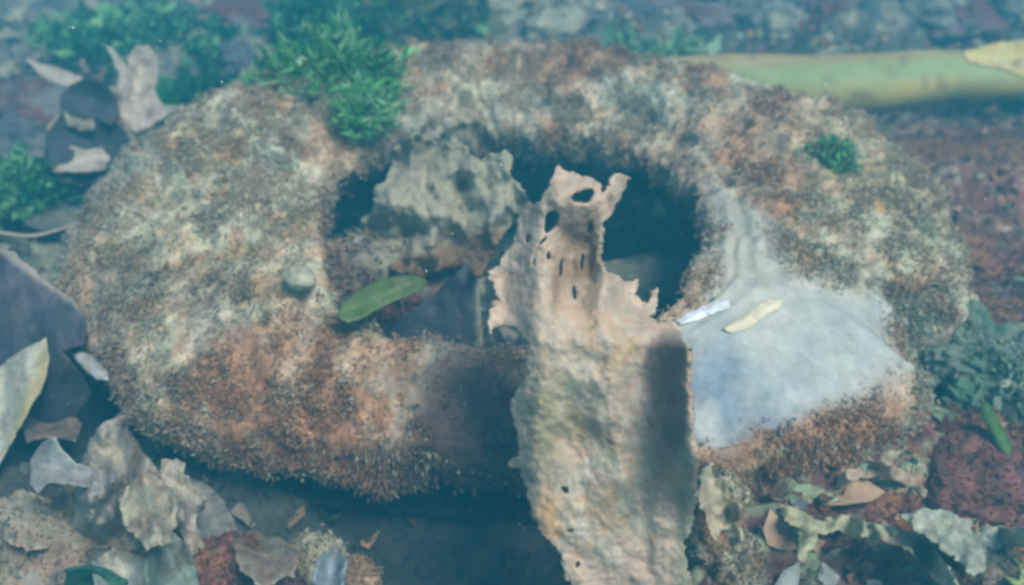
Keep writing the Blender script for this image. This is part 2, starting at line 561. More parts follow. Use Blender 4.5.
k_ = (lowfront_ > .5) & (u_ < .45); Ct[k_] = np.array([.52, .40, .27])
lowfront = np.clip(ss(blob(Pt, 300, 430, 210, 60), .15, .6) + ss(blob(Pt, 820, 450, 130, 40), .15, .6), 0, 1)
flake = RNG.random(NT) < .34 * (1 - lowfront)
dirn = Nt + RNG.normal(size=(NT, 3)) * (.5 - .25 * lowfront)[:, None]
dirn[:, 2] -= 2.2 * lowfront
Lt = RNG.uniform(.0015, .0050, NT) * (1 + .8 * lowfront) * (.7 + .9 * np.clip(fbm(Pt, 30, 3, 91) + .1, 0, 1))
Lt = np.where(flake, Lt * .8, Lt)
P2 = np.repeat(Pt, per, 0) + RNG.normal(size=(NT * per, 3)) * .0022
D2 = np.repeat(dirn, per, 0) + RNG.normal(size=(NT * per, 3)) * np.repeat(.5 - .25 * lowfront, per)[:, None]
D2 /= np.linalg.norm(D2, axis=1)[:, None]
Wt = RNG.uniform(.0005, .0013, NT * per) * np.where(np.repeat(flake, per), 2.6, 1)
V, F, K = blades(P2, D2, np.repeat(Lt, per) * RNG.uniform(.5, 1.2, NT * per), Wt, np.repeat(Ct, per, 0) * RNG.uniform(.88, 1.12, (NT * per, 1)))
fz = link_mesh('algae_fuzz', V, F, M_FUZZ, K, tyre)
fz['kind'] = 'stuff'


# ------------------------------------------------------------------ sheets: leaves and torn plates, traced outline at its own place, curved, with thickness
def inside(pts, poly):
    x, y = pts[:, 0], pts[:, 1]
    r = np.zeros(len(pts), bool)
    n = len(poly)
    for i in range(n):
        x1, y1 = poly[i]; x2, y2 = poly[(i + 1) % n]
        c = ((y1 > y) != (y2 > y)) & (x < (x2 - x1) * (y - y1) / (y2 - y1 + 1e-12) + x1)
        r ^= c
    return r


def edge_steps(poly, step, rag, seed, freq=.12):
    P = np.array(poly, float)
    out = []
    for i in range(len(P)):
        a, b = P[i], P[(i + 1) % len(P)]
        k = max(1, int(np.linalg.norm(b - a) / step))
        for t in range(k): out.append(a + (b - a) * t / k)
    out = np.array(out)
    if rag:
        z = np.zeros(len(out))
        q = np.stack([out[:, 0], out[:, 1], z], -1)
        out = out + rag * np.stack([fbm(q, freq, 4, seed, .7), fbm(q, freq, 4, seed + 9, .7)], -1) * 1.6
    return out


def sheet(name, outline, place, color, holes=(), step=3.0, rag=2.0, thick=.0012, seed=1, mat=None, parent=None, rfreq=.12, hrag=.6):
    """place(px,py)->Nx3 world points; color(px,py,P)->Nx3"""
    loops = [edge_steps(outline, step, rag, seed, rfreq)] + [edge_steps(h, 2.0, hrag, seed + 3, .3) for h in holes]
    o = loops[0]
    x0, y0 = o.min(0); x1, y1 = o.max(0)
    gx, gy = np.meshgrid(np.arange(x0, x1, step), np.arange(y0, y1, step))
    g = np.stack([gx.ravel(), gy.ravel()], -1) + RNG.uniform(-.35, .35, (gx.size, 2)) * step
    k = inside(g, o)
    for h in loops[1:]: k &= ~inside(g, h)
    allp = list(map(tuple, np.vstack(loops)))
    edges = []; s = 0
    for L in loops:
        n = len(L); edges += [(s + i, s + (i + 1) % n) for i in range(n)]; s += n
    g = g[k]
    # keep off the borders
    B = np.vstack(loops)
    if len(g):
        dmin = np.full(len(g), 1e9)
        for i in range(0, len(B), 200):
            d = np.linalg.norm(g[:, None, :] - B[None, i:i + 200, :], axis=2).min(1)
            dmin = np.minimum(dmin, d)
        g = g[dmin > step * .45]
    allp += list(map(tuple, g))
    vs, es, fs, *_ = delaunay_2d_cdt([Vector(p) for p in allp], edges, [], 0, 1e-4)
    V2 = np.array([tuple(v) for v in vs])
    T = [list(f) for f in fs]
    cen2 = np.array([V2[f].mean(0) for f in T])
    kk = inside(cen2, o)
    for h in loops[1:]: kk &= ~inside(cen2, h)
    T = np.array([f for f, q in zip(T, kk) if q])
    W3 = place(V2[:, 0], V2[:, 1])
    nrm = np.zeros_like(W3)
    fn = np.cross(W3[T[:, 1]] - W3[T[:, 0]], W3[T[:, 2]] - W3[T[:, 0]])
    for c in range(3): np.add.at(nrm, T[:, c], fn)
    nrm /= np.linalg.norm(nrm, axis=1)[:, None] + 1e-12
    # front must face the camera side
    tocam = np.array([0, 0, CAM_H]) - W3
    if (nrm * tocam).sum(1).mean() < 0: nrm = -nrm; T = T[:, ::-1]
    C = color(V2[:, 0], V2[:, 1], W3)
    n = len(W3)
    Bk = W3 - nrm * thick
    # side walls from boundary edges
    E = np.vstack([T[:, [0, 1]], T[:, [1, 2]], T[:, [2, 0]]])
    key = {}
    for a, b in E: key[(a, b)] = 1
    bd = [(a, b) for a, b in E if (b, a) not in key]
    sides = []
    for a, b in bd: sides += [(a, a + n, b), (b, a + n, b + n)]
    F = np.vstack([T, T[:, ::-1] + n, np.array(sides)])
    ob = link_mesh(name, np.vstack([W3, Bk]), F, mat or M_LEAF, np.vstack([C, C * .85]), parent)
    return ob


def ell(cx, cy, rx, ry, rot=0, n=16):
    t = np.linspace(0, 2 * np.pi, n, endpoint=False); r = math.radians(rot)
    x, y = rx * np.cos(t), ry * np.sin(t)
    return [(cx + a * math.cos(r) - b * math.sin(r), cy + a * math.sin(r) + b * math.cos(r)) for a, b in zip(x, y)]


def gpx(px, py, cx, cy, rx, ry):
    return np.exp(-((px - cx) / rx) ** 2 - ((py - cy) / ry) ** 2)


# ---- the tall torn plate in front
def shard_Y(px, py):
    Y = np.interp(py, [160, 250, 340, 420, 480, 540, 600, 660, 720], [.470, .445, .418, .405, .400, .394, .386, .378, .370])
    curl = ss(px, 636, 694) * ss(py, 322, 350) * (1 - .85 * ss(py, 450, 530))
    Y = Y - .034 * curl ** 1.3
    Y = Y + .012 * gpx(px, py, 572, 262, 16, 40) + .008 * gpx(px, py, 590, 265, 8, 34)
    Y = Y - .010 * gpx(px, py, 575, 200, 40, 22)
    Y = Y +   .007 * gpx(px, py, 575, 430, 34, 40) - .004 * gpx(px, py, 610, 420, 20, 90)
    Y = Y + .020 * ss(-px, -545, -500)
    Y = Y + .022 * ss(px, 600, 640) * (1 - ss(py, 300, 340))
    Q = np.stack([px * .001, py * .001, px * 0], -1)
    Y = Y + .005 * fbm(Q, 11, 3, 101) + .0035 * fbm(Q, 50, 5, 102)
    Q2 = np.stack([px * .001, py * .0005, px * 0], -1)
    return Y + .0013 * fbm(Q2, 110, 4, 103) + .0006 * fbm(Q, 260, 3, 104)


def shard_C(px, py, P):
    n1 = fbm(P, 26, 4, 110); n2 = fbm(P, 90, 4, 111)
    n5 = fbm(P * np.array([1, 1, .45]), 150, 4, 112)
    c = np.broadcast_to(PINK * .88, P.shape).copy()
    c = mixc(c, SILT * .95, ss(n1, -.1, .4) * .6)
    c = mixc(c, [.42, .27, .17], ss(n2 + .6 * n1, .0, .5) * .7)
    c = mixc(c, [.36, .27, .14], ss(n1 + n2 * .6, .3, .6) * .6)
    c = mixc(c, [.22, .17, .13], ss(n5, .22, .5) * .55)
    c = mixc(c, [.52, .46, .38], ss(-n5, .25, .5) * .5)
    c = mixc(c, [.17, .11, .06], np.clip(gpx(px, py, 572, 262, 13, 36) + .9 * gpx(px, py, 590, 262, 9, 40) + .8 * gpx(px, py, 556, 285, 6, 20) + .7 * gpx(px, py, 592, 235, 7, 26), 0, 1) * ss(n2, -.5, .1))
    c = mixc(c, [.16, .15, .07], .85 * gpx(px, py, 571, 414, 12, 18) * ss(n2, -.4, .2))
    c = mixc(c, [.30, .27, .12], .7 * gpx(px, py, 545, 420, 18, 50))
    c = mixc(c, [.50, .24, .07], .7 * gpx(px, py, 548, 510, 12, 24) + .5 * gpx(px, py, 672, 480, 22, 16) * ss(n2, -.4, .4))
    qx = px + 9 * fbm(P, 45, 3, 118) - .05 * (py - 340); c = mixc(c, [.11, .07, .06], .8 * ss(qx, 636, 662) * (1 - ss(px, 683, 690)) * ss(py + .012 * (px - 668) ** 2 * -1, 326, 350) * (1 - ss(py + .35 * (px - 660) + 14 * fbm(P, 40, 3, 119), 440, 480)))  # dark brown strip paints in the shade within the curled right edge
    c = mixc(c, [.20, .21, .13], .7 * ss(px, 672, 682) * ss(py, 470, 495))
    c = mixc(c, [.07, .06, .05], ss(n2, .42, .62) * .6)
    return c * (1 + .22 * n2)[..., None]


SH = [(560, 166), (568, 171), (578, 173), (590, 177), (598, 181), (600, 189), (599, 196), (604, 194), (611, 187), (617, 179), (623, 174), (629, 177),
      (627, 186), (617, 203), (606, 222), (599, 238), (596, 255), (601, 266), (612, 272), (624, 282), (637, 279), (636, 296), (645, 306), (651, 292), (657, 288),
      (656, 302), (649, 316), (664, 323), (680, 331), (688, 347), (688, 380), (691, 420), (696, 450), (698, 480), (695, 520), (683, 540), (687, 560), (694, 590), (704, 700),
      (600, 700), (572, 590), (562, 556), (545, 538), (531, 512), (525, 482), (519, 470), (508, 468), (507, 461), (520, 458), (519, 445), (513, 420), (509, 402), (519, 386),
      (527, 372), (526, 350), (523, 334), (514, 326), (503, 327), (490, 334), (488, 312), (499, 306), (497, 290), (487, 280), (497, 268), (507, 250), (515, 232), (519, 218), (524, 208),
      (535, 204), (546, 192), (552, 178)]
HO = [ell(583, 196, 13.5, 8, -28), ell(551, 222, 7.5, 13, 15), ell(562, 268, 2.5, 9, 8), ell(574, 292, 2.2, 8, -5), ell(590, 228, 2.2, 7, 20), ell(533, 262, 2, 4, 10), ell(582, 262, 2.4, 9, 8), ell(549, 256, 3, 4, 0), ell(527, 239, 2.2, 5, 10), ell(543, 241, 6, 2, -35, 10), ell(565, 490, 4.5, 3.5, 30, 10),
      ell(570, 532, 3.5, 3, 0, 10), ell(578, 565, 2.5, 4, 0, 10)]
shard = sheet('torn_plate', SH, lambda x, y: at_y(x, y, shard_Y(x, y)), shard_C, HO, 2.2, 4.4, .0024, 5)
tag(shard, 'tall torn pinkish beige plate with ragged holes, standing in front of the tyre', 'torn plate')

# ---- crumpled silted leaf inside the ring
def crump(Yb, lean, amp, fr, seed, top=150, extra=None):
    def f(px, py):
        Q = np.stack([px * .001, py * .0006, px * 0], -1)
        Y = Yb + lean * (top - py) / 100.0 + amp * fbm(Q, fr, 3, seed) + amp * .25 * fbm(Q, fr * 4, 3, seed + 1)
        if extra is not None: Y = Y + extra(px, py)
        return at_y(px, py, Y)
    return f


def colf(base, alt, dark, k=.6, seed=1, fr=24, extra=None):
    base, alt, dark = map(np.array, (base, alt, dark))

    def f(px, py, P):
        n1 = fbm(P, fr, 3, seed); n2 = fbm(P, fr * 4, 3, seed + 1)
        c = mixc(np.broadcast_to(base, P.shape), alt, ss(n1 + .3 * n2, -.25, .4))
        c = mixc(c, dark, ss(n2 - .4 * n1, .2, .55) * k)
        n3 = fbm(P, fr * 11, 3, seed + 2)
        c = mixc(c, np.array(SILT) * .8 * (.5 + base.mean()), ss(n3 + .5 * n1, .15, .5) * (.5 * min(1, base.mean() * 5)))
        c = mixc(c, dark, ss(-n3 + .3 * n2, .3, .5) * .5)
        if extra is not None: c = extra(c, px, py, P)
        return c * (1 + .2 * n2)[..., None]
    return f


LE = [(392, 166), (393, 148), (402, 137), (416, 134), (428, 138), (440, 146), (450, 140), (462, 145), (470, 154), (482, 161), (492, 154), (505, 151), (514, 158),
      (511, 170), (514, 186), (525, 192), (532, 206), (518, 216), (506, 232), (494, 244), (488, 258), (474, 278), (448, 268), (420, 280), (392, 272), (368, 280), (346, 266), (350, 248), (362, 228), (371, 210), (380, 188)]
o = sheet('crumpled_leaf', LE, crump(.635, .03, .05, 20, 130, 150, lambda x, y: .016 * fbm(np.stack([x * .001, y * .001, x * 0], -1), 42, 4, 135)), colf(SILT * .72, SILT * .5, [.12, .11, .09], .6, 131, extra=lambda c, x, y, P: mixc(c, RUST * .5, ss(y + 30 * fbm(P, 30, 3, 137), 225, 265) * .85)), (), 3, 3.5, .003, 8)
tag(o, 'crumpled grey silt-covered leaf with a scalloped top edge inside the tyre hole', 'leaf')


# ---- stones
def icogrid(n=64):
    u = np.linspace(0, 2 * np.pi, n * 2, endpoint=False); v = np.linspace(0, np.pi, n)
    U_, V_ = np.meshgrid(u, v, indexing='ij')
    return np.stack([np.cos(U_) * np.sin(V_), np.sin(U_) * np.sin(V_), np.cos(V_)], -1)


def stone(name, c, r, base, alt, dark, label, cat='stone', seed=1, n=48, rough=.28, group=None, fuzz=0, mat=None, rot=0, parent=None, fuzzL=.006):
    s = icogrid(n)
    q = s * 1.0
    k = 1 + rough * fbm(q + seed * 3.1, 1.3, 3, seed) + rough * .45 * fbm(q + seed, 4.5, 3, seed + 5) + rough * .15 * fbm(q, 14, 2, seed + 7)
    P = s * k[..., None] * np.array(r)
    a = math.radians(rot)
    P = np.stack([P[..., 0] * math.cos(a) - P[..., 1] * math.sin(a), P[..., 0] * math.sin(a) + P[..., 1] * math.cos(a), P[..., 2]], -1)
    W3 = P + np.array(c)
    n1 = fbm(W3, 28, 3, seed + 20); n2 = fbm(W3, 110, 3, seed + 21)
    C = mixc(np.broadcast_to(np.array(base), W3.shape), alt, ss(n1 + .3 * n2, -.2, .35))
    C = mixc(C, dark, ss(n2 - .4 * n1, .15, .5) * .7)
    C = C * (1 + .25 * n2)[..., None]
    if not fuzz:
        o = link_mesh(name, P.reshape(-1, 3), grid_faces(s.shape[0], s.shape[1], True), mat or M_STONE, C.reshape(-1, 3))
        o.location = c
        return tag(o, label, cat, group)
    e = empty(name, label, cat, c, group)
    e.location = c
    link_mesh('rock_body', P.reshape(-1, 3), grid_faces(s.shape[0], s.shape[1], True), mat or M_STONE, C.reshape(-1, 3), e)
    idx = RNG.choice(s.shape[0] * s.shape[1], fuzz, p=(np.sin(np.linspace(0, np.pi, n))[None, :] * np.ones((2 * n, 1)) / (np.sin(np.linspace(0, np.pi, n)).sum() * 2 * n)).ravel())
    Pp = P.reshape(-1, 3)[idx]; D = s.reshape(-1, 3)[idx] + RNG.normal(size=(fuzz, 3)) * .5; D[:, 2] += .2
    D /= np.linalg.norm(D, axis=1)[:, None]
    V, F, K = blades(Pp + RNG.normal(size=Pp.shape) * .001, D, RNG.uniform(.4, 1.3, fuzz) * fuzzL, RNG.uniform(.0008, .002, fuzz), np.maximum(C.reshape(-1, 3)[idx], C.reshape(-1, 3).mean(0) * .8) * RNG.uniform(.9, 1.5, (fuzz, 1)))
    f = link_mesh('algae_fuzz', V, F, M_FUZZ, K, e); f['kind'] = 'stuff'
    return e


c = at_y(385, 276, .625)
stone('algae_stone', (c[0], c[1], c[2]), (.050, .026, .030), MAROON * 1.6, SILT * .6, DARK, 'reddish brown rounded stone inside the tyre hole below the crumpled leaf', seed=3, fuzz=2500)
c = at_y(655, 262, .74)
stone('stone', (c[0], c[1], c[2] - .02), (.05, .03, .02), [.10, .12, .11], SILT * .4, DARK, 'dim smooth stone in the shade on the right of the tyre hole', seed=5)
c = at_z(365, 300, .085)
# green blade inside
GL = [(336, 316), (342, 303), (355, 292), (372, 282), (392, 276), (410, 274), (426, 279), (424, 288), (405, 296), (384, 305), (366, 315), (348, 322)]
o = sheet('green_leaf', GL, crump(.545, .10, .008, 20, 140, 300), colf([.17, .27, .07], [.22, .32, .10], [.09, .13, .05], .6, 141, extra=lambda c, x, y, P: mixc(mixc(c, [.42, .46, .20], np.exp(-((y - 296 + .42 * (x - 380)) / 1.2) ** 2) * .6), SILT * .8, ss(fbm(P, 90, 4, 147), .1, .4) * .5)), (), 3, .8, .0012, 9, M_FROND)
tag(o, 'flat olive green leaf resting on the inner lower edge of the tyre hole', 'leaf')
# thin hanging membrane with a pale edge
ME = [(372, 352), (384, 330), (402, 318), (428, 300), (448, 280), (468, 262), (478, 262), (480, 300), (482, 345), (478, 375), (390, 372)]
o = sheet('dark_membrane', ME, crump(.59, .02, .012, 18, 150, 300), colf([.045, .055, .07], [.07, .08, .10], DARK, .4, 151, extra=lambda c, x, y, P: mixc(c, SILT * .8, ss(x, 474, 478) * .8)), (), 3, 2.6, .0012, 10)
tag(o, 'dark blue-grey thin sheet with a pale upright edge inside the tyre hole', 'leaf')
# strip of pale rubber lump at the left inside edge
c = at_z(300, 278, .112)
stone('pale_shell', (c[0], c[1], c[2]), (.012, .008, .007), SILT * .9, SILT * .7, [.15, .15, .13], 'small pale smooth shell stuck on the tyre left of the hole', 'shell', seed=8, rough=.15, rot=-35, n=28)

from mathutils.bvhtree import BVHTree
_step = 3
_sub = G[::_step, ::_step]
_bv = BVHTree.FromPolygons([Vector(v) for v in _sub.reshape(-1, 3)], [tuple(int(k) for k in f) for f in grid_faces(_sub.shape[0], _sub.shape[1], True)])


def on_tyre(px, py, lift=.001):
    D = ray(px, py); O = Vector((0, 0, CAM_H)); out = []
    for d in np.atleast_2d(D):
        h = _bv.ray_cast(O, Vector(d).normalized())[0]
        out.append(tuple(h + Vector((0, 0, lift))) if h else tuple(O + Vector(d) * .6))
    return np.array(out)


# ---- glints on the bare patch, put in as thin pale glossy strips
def scrap(pts, label, colr, z=.128):
    def pl(x, y):
        P = on_tyre(x, y, .0012)
        cx, cy = np.mean([p[0] for p in pts]), np.mean([p[1] for p in pts])
        return P + np.array([0, 0, 1]) * (.0012 * np.exp(-((y - cy + .5 * (x - cx)) / 3.5) ** 2) + 0 * x)[:, None]
    o = sheet('glint_strip', pts, pl, colf(colr, np.array(colr) * .8, np.array(colr) * .5, .3, 160), (), 1.5, 1.0, .0008, 12, M_GLOSS)
    return tag(o, label, 'scrap')


# ---- dead leaves
def leaf(outline, Yb, lean, label, base, alt, dark, amp=.012, fr=14, seed=1, rag=1.0, extra=None, cextra=None, thick=.0012, k=.4, name='dead_leaf', cat='leaf', mat=None, top=None, step=3):
    if top is None: top = np.mean([p[1] for p in outline])
    A = np.array(outline, float); c0 = A.mean(0)
    _, _, vt = np.linalg.svd(A - c0)
    hw = np.abs((A - c0) @ vt[1]).max() + 1e-6
    rr = random.Random(seed)
    fold, roll = rr.uniform(-.022, .022), rr.uniform(-.02, .02)
    px_m = 1100.0 / Yb

    def uv(x, y):
        d = np.stack([x, y], -1) - c0
        u, v = d @ vt[0], d @ vt[1]
        return u, v + .06 * u * u / (np.abs(u).max() + 1)

    def ex(x, y):
        u, v = uv(x, y)
        e = (fold * np.sqrt((v / hw) ** 2 + .09) + roll * (v / hw) ** 2) * min(1.0, hw / 30.0)
        return e if extra is None else e + extra(x, y)

    def cx(c, x, y, P):
        u, v = uv(x, y)
        lat = np.abs(((u + np.abs(v) * 1.1) / 11.0) % 1 - .5)
        vein = np.exp(-(v / 1.3) ** 2) * .7 + np.exp(-((.5 - lat) * 11 / 1.1) ** 2) * .35
        c = mixc(c, np.clip(c * 1.6 + .02, 0, .7), np.clip(vein, 0, 1) * .6)
        q = fbm(P, 70, 4, seed + 40)
        c = mixc(c, np.array([.16, .11, .07]) * (.3 + 2 * float(np.mean(base))), ss(q, .12, .4) * .6)
        return c if cextra is None else cextra(c, x, y, P)
    o = sheet(name, outline, crump(Yb, lean, amp * 1.3, fr, seed, top, ex), colf(base, alt, dark, k, seed + 1, extra=cx), (), step, rag, thick, seed, mat)
    return tag(o, label, cat)


PB = np.array([.40, .34, .27]); PB2 = np.array([.33, .30, .25]); DK = np.array([.03, .035, .04]); DK2 = np.array([.05, .055, .06])
leaf([(24, 56), (36, 62), (58, 68), (78, 76), (92, 82), (84, 88), (66, 86), (50, 80), (38, 74)], .95, .08, 'narrow pale pointed leaf strip above the dark round leaf', PB, PB2, [.2, .17, .14], seed=201)
leaf([(104, 44), (112, 48), (122, 60), (127, 66), (129, 54), (137, 47), (149, 47), (156, 55), (157, 72), (153, 88), (158, 100), (163, 105), (182, 107), (168, 114), (150, 126), (136, 132),
      (126, 127), (118, 112), (108, 95), (96, 84), (117, 88), (118, 72), (112, 58)], .93, .08, 'pale brown curled leaf with upright round lobe and pointed prongs', PB, PB2, [.2, .16, .13], amp=.03, fr=20, seed=205)
leaf([(60, 108), (60, 96), (68, 86), (80, 80), (94, 79), (108, 87), (117, 100), (121, 118), (112, 124), (95, 119), (72, 116)], .91, .05, 'dark blue-black round leaf at the upper left', DK, DK2, DK, seed=209)
leaf([(48, 130), (62, 112), (72, 110), (94, 117), (112, 120), (128, 130), (137, 145), (141, 160), (125, 176), (100, 184), (60, 182), (44, 160)], .90, .05, 'dark curled leaf with a thin pale rim beneath the round dark leaf', DK, DK2, DK, seed=213, amp=.02,
     cextra=lambda c, x, y, P: mixc(c, PB, np.clip(ss(x + .55 * (140 - y), 128, 134) * (y > 118), 0, 1) * .85))
leaf([(64, 112), (80, 114), (94, 118), (93, 130), (80, 131), (66, 124)], .885, .05, 'small pale yellowish leaf scrap on the dark curled leaf', [.28, .27, .18], [.22, .22, .16], [.1, .1, .08], seed=217)
leaf([(69, 146), (86, 150), (102, 148), (110, 158), (104, 169), (88, 171), (54, 171)], .875, .10, 'pale four-cornered leaf scrap on the lower dark leaf', PB, PB2, [.2, .17, .13], seed=221)
# left edge
leaf([(-60, 255), (0, 248), (14, 252), (19, 259), (32, 268), (50, 284), (72, 298), (86, 320), (84, 345), (60, 352), (46, 342), (0, 372), (-60, 400)], .60, .05, 'large dark purple-grey leaf leaning at the left edge', [.05, .05, .065], [.085, .075, .085], DK, amp=.02, seed=225,
     cextra=lambda c, x, y, P: mixc(c, PB * .9, ss(-(y - 250 - .72 * x), -6, 0) * .75))
leaf([(-60, 420), (0, 366), (20, 351), (46, 337), (50, 352), (47, 372), (40, 392), (22, 420), (0, 462), (-60, 520)], .535, .06, 'pale grey pointed leaf at the left edge, lit face up', [.42, .40, .31], [.36, .35, .28], [.22, .2, .15], amp=.012, seed=229, extra=lambda x, y: .02 * ss(-x, -30, 0),
     cextra=lambda c, x, y, P: mixc(c, [.34, .28, .12], ss(x + .35 * (y - 340), 40, 50) * .8))
leaf([(46, 337), (60, 348), (80, 372), (92, 395), (70, 425), (40, 440), (12, 452), (24, 420), (42, 392), (49, 365)], .545, .02, 'shaded side of the folded pale pointed leaf, painted dark', DK, DK2, DK, seed=233)  # turned-away side of the folded leaf, its shade put into the colour
leaf([(72, 354), (82, 350), (95, 356), (108, 369), (108, 379), (97, 380), (84, 370)], .56, .15, 'small whitish oval leaf between the left leaves and tyre', [.42, .44, .42], [.36, .38, .38], [.2, .2, .2], amp=.006, seed=237)
# bottom left
leaf([(80, 468), (88, 440), (104, 421), (122, 416), (133, 416), (130, 430), (140, 446), (152, 463), (162, 478), (168, 505), (158, 540), (150, 620), (60, 620), (62, 560), (70, 520), (76, 490)], .455, .05,
     'upright pointed grey-brown leaf with a torn tip at the bottom left', [.26, .24, .20], [.34, .29, .22], [.10, .09, .08], amp=.045, fr=20, seed=241, rag=2, thick=.0016, k=.6)
leaf([(30, 484), (31, 458), (42, 442), (54, 438), (62, 452), (76, 464), (100, 470), (116, 474), (114, 482), (92, 486), (68, 484), (50, 482), (38, 492)], .445, .04, 'hook-shaped blue-grey leaf curling left of the upright leaf', [.21, .21, .20], [.13, .13, .13], DK2, amp=.012, seed=245,
     cextra=lambda c, x, y, P: mixc(c, [.48, .5, .46], np.clip(gpx(x, y, 56, 450, 7, 12) + gpx(x, y, 68, 460, 10, 5), 0, 1) * .8))
leaf([(158, 472), (164, 462), (178, 458), (187, 463), (186, 476), (196, 488), (206, 500), (204, 512), (196, 520), (203, 545), (214, 575), (200, 600), (190, 560), (180, 530), (168, 505)], .45, .05, 'ragged pale brown leaf fragment right of the upright leaf', [.36, .31, .24], [.24, .21, .17], [.08, .07, .06], amp=.03, fr=22, seed=249, rag=3, k=.7)
leaf([(188, 478), (205, 482), (222, 500), (240, 530), (262, 558), (290, 600), (205, 600), (200, 560), (198, 520)], .465, .10, 'grey silted leaf sloping down towards the bottom edge', [.17, .18, .17], [.24, .24, .21], [.08, .09, .09], amp=.015, seed=253, rag=2.5)
leaf([(148, 590), (146, 560), (158, 540), (172, 530), (186, 545), (196, 570), (200, 600)], .425, .05, 'pale green translucent leaf at the bottom left edge', [.18, .24, .20], [.30, .32, .27], [.08, .10, .09], amp=.025, seed=257, rag=2.5)
leaf([(60, 620), (66, 570), (88, 566), (112, 572), (128, 580), (120, 620)], .41, .04, 'green leaf tip at the bottom edge under the upright leaf', [.05, .20, .14], [.08, .25, .17], [.04, .1, .08], seed=259, mat=M_FROND)

BR = np.array([.22, .15, .11]); BL = np.array([.16, .20, .23])
leaf([(118, 500), (135, 478), (152, 470), (170, 488), (180, 512), (172, 540), (150, 550), (128, 530)], .43, .10, 'brown folded leaf crossing the foot of the upright leaf', BR * 1.3, SILT * .8, DK2, amp=.03, fr=24, seed=301, rag=3)
leaf([(0, 500), (22, 488), (48, 500), (66, 520), (60, 545), (30, 550), (0, 540)], .46, .15, 'crumpled tan leaf scrap in the bottom left above the lumpy stone', SILT * .9, BR * 1.4, DK2, amp=.03, fr=24, seed=305, rag=3)
leaf([(20, 420), (45, 405), (70, 408), (82, 425), (74, 440), (48, 436), (26, 440)], .54, .2, 'small brown leaf lying in the dark gap below the pale pointed leaf', BR, [.12, .11, .1], DK, amp=.015, fr=20, seed=309, rag=2)
leaf([(232, 545), (252, 530), (280, 535), (300, 552), (292, 575), (262, 585), (240, 570)], .43, .2, 'rough brown leaf scrap on the bottom edge left of centre', BR * 1.4, SILT * .7, DK2, amp=.025, fr=26, seed=313, rag=3)
leaf([(92, 560), (112, 548), (140, 552), (160, 570), (150, 600), (100, 600)], .415, .1, 'pale mottled leaf scrap at the bottom edge', SILT, BL * 1.2, DK2, amp=.02, fr=26, seed=317, rag=3)
leaf([(318, 560), (334, 545), (345, 560), (340, 590), (322, 600), (314, 580)], .40, .05, 'slim blue-grey leaf standing at the bottom edge', BL * 1.5, BL, DK2, amp=.012, fr=20, seed=321, rag=2)
leaf([(26, 205), (50, 198), (82, 205), (78, 222), (50, 230), (24, 225)], .84, .25, 'flat silty leaf above the thin twig', BL * .5, SILT * .4, DK2, amp=.015, fr=16, seed=325, rag=2)
leaf([(0, 120), (18, 112), (40, 122), (44, 138), (20, 145), (0, 140)], 1.03, .25, 'blurry grey leaf left of the dark curled leaf', BL * .5, SILT * .35, DK2, amp=.015, fr=16, seed=329, rag=2)
for k_, (px, py, z, r, b, a, lab) in enumerate([
    (35, 566, .0, (.045, .035, .034), [.26, .19, .14], SILT * .7, 'lumpy tan stone filling the bottom left corner'),
    (95, 515, .02, (.020, .016, .018), [.30, .24, .16], SILT * .8, 'small tan lump at the foot of the upright leaf'),
    (225, 580, .0, (.030, .02, .016), MAROON * 1.6, RUST * .9, 'reddish low stone on the bottom edge left of centre'),
    (318, 572, -.01, (.022, .018, .018), [.34, .29, .17], SILT, 'knobbly yellowish tan stone at the bottom edge'),
    (352, 585, -.012, (.016, .014, .014), [.34, .24, .17], TAN, 'small orange tan stone beside the yellowish tan stone'),
    (280, 590, -.005, (.016, .014, .012), [.18, .11, .12], MAROON * 2, 'small purple-brown stone at the bottom edge'),
    (712, 520, .03, (.020, .016, .026), SILT * .9, RUST * .9, 'pale encrusted lump beside the torn plate at lower right'),
    (736, 572, .005, (.024, .016, .02), RUST * .7, SILT * .9, 'brown encrusted lump below the pale lump at lower right'),
    (835, 545, -.006, (.045, .028, .02), MAROON * 1.3, RUST * .9, 'dark red stone under the pale green algae ribbon'),
    (900, 560, -.004, (.03, .022, .02), [.36, .17, .07], RUST, 'orange-brown stone at the bottom edge right of centre'),
    (860, 505, .008, (.05, .028, .014), MAROON * 1.1, RUST * .8, 'flat maroon stone in front of the tyre at lower right'),
    (975, 470, .02, (.055, .03, .02), MAROON * 1.3, RUST * .8, 'flat reddish stone at the right edge below the green clump'),
    (995, 570, .0, (.04, .026, .022), RUST * .9, SILT * .9, 'pale topped rusty stone in the bottom right corner'),
]):
    cc_ = at_z(px, py, z)
    stone('stone', tuple(cc_), r, b, a, DARK, lab, seed=30 + k_ * 3, n=44, rough=.4, fuzz=3000, rot=k_ * 40, fuzzL=.0035)

# ---- right side flat reddish rocks behind
for k_, (px, py, z, r, b, a, lab) in enumerate([
    (985, 170, .01, (.13, .06, .03), MAROON * 1.0, RUST * .6, 'broad dark red rock slab behind the tyre on the right'),
    (1010, 265, .0, (.10, .06, .025), MAROON * 1.2, RUST * .75, 'red-brown rock slab at the right edge beside the tyre'),
    (985, 318, .0, (.05, .03, .02), RUST * .7, [.3, .3, .3], 'rusty rock touching the right side of the tyre'),
]):
    cc_ = at_z(px, py, z)
    stone('rock_slab', tuple(cc_), r, b, a, [.05, .04, .05], lab, 'rock', seed=80 + k_ * 3, n=70, rough=.3, fuzz=3000, fuzzL=.006)

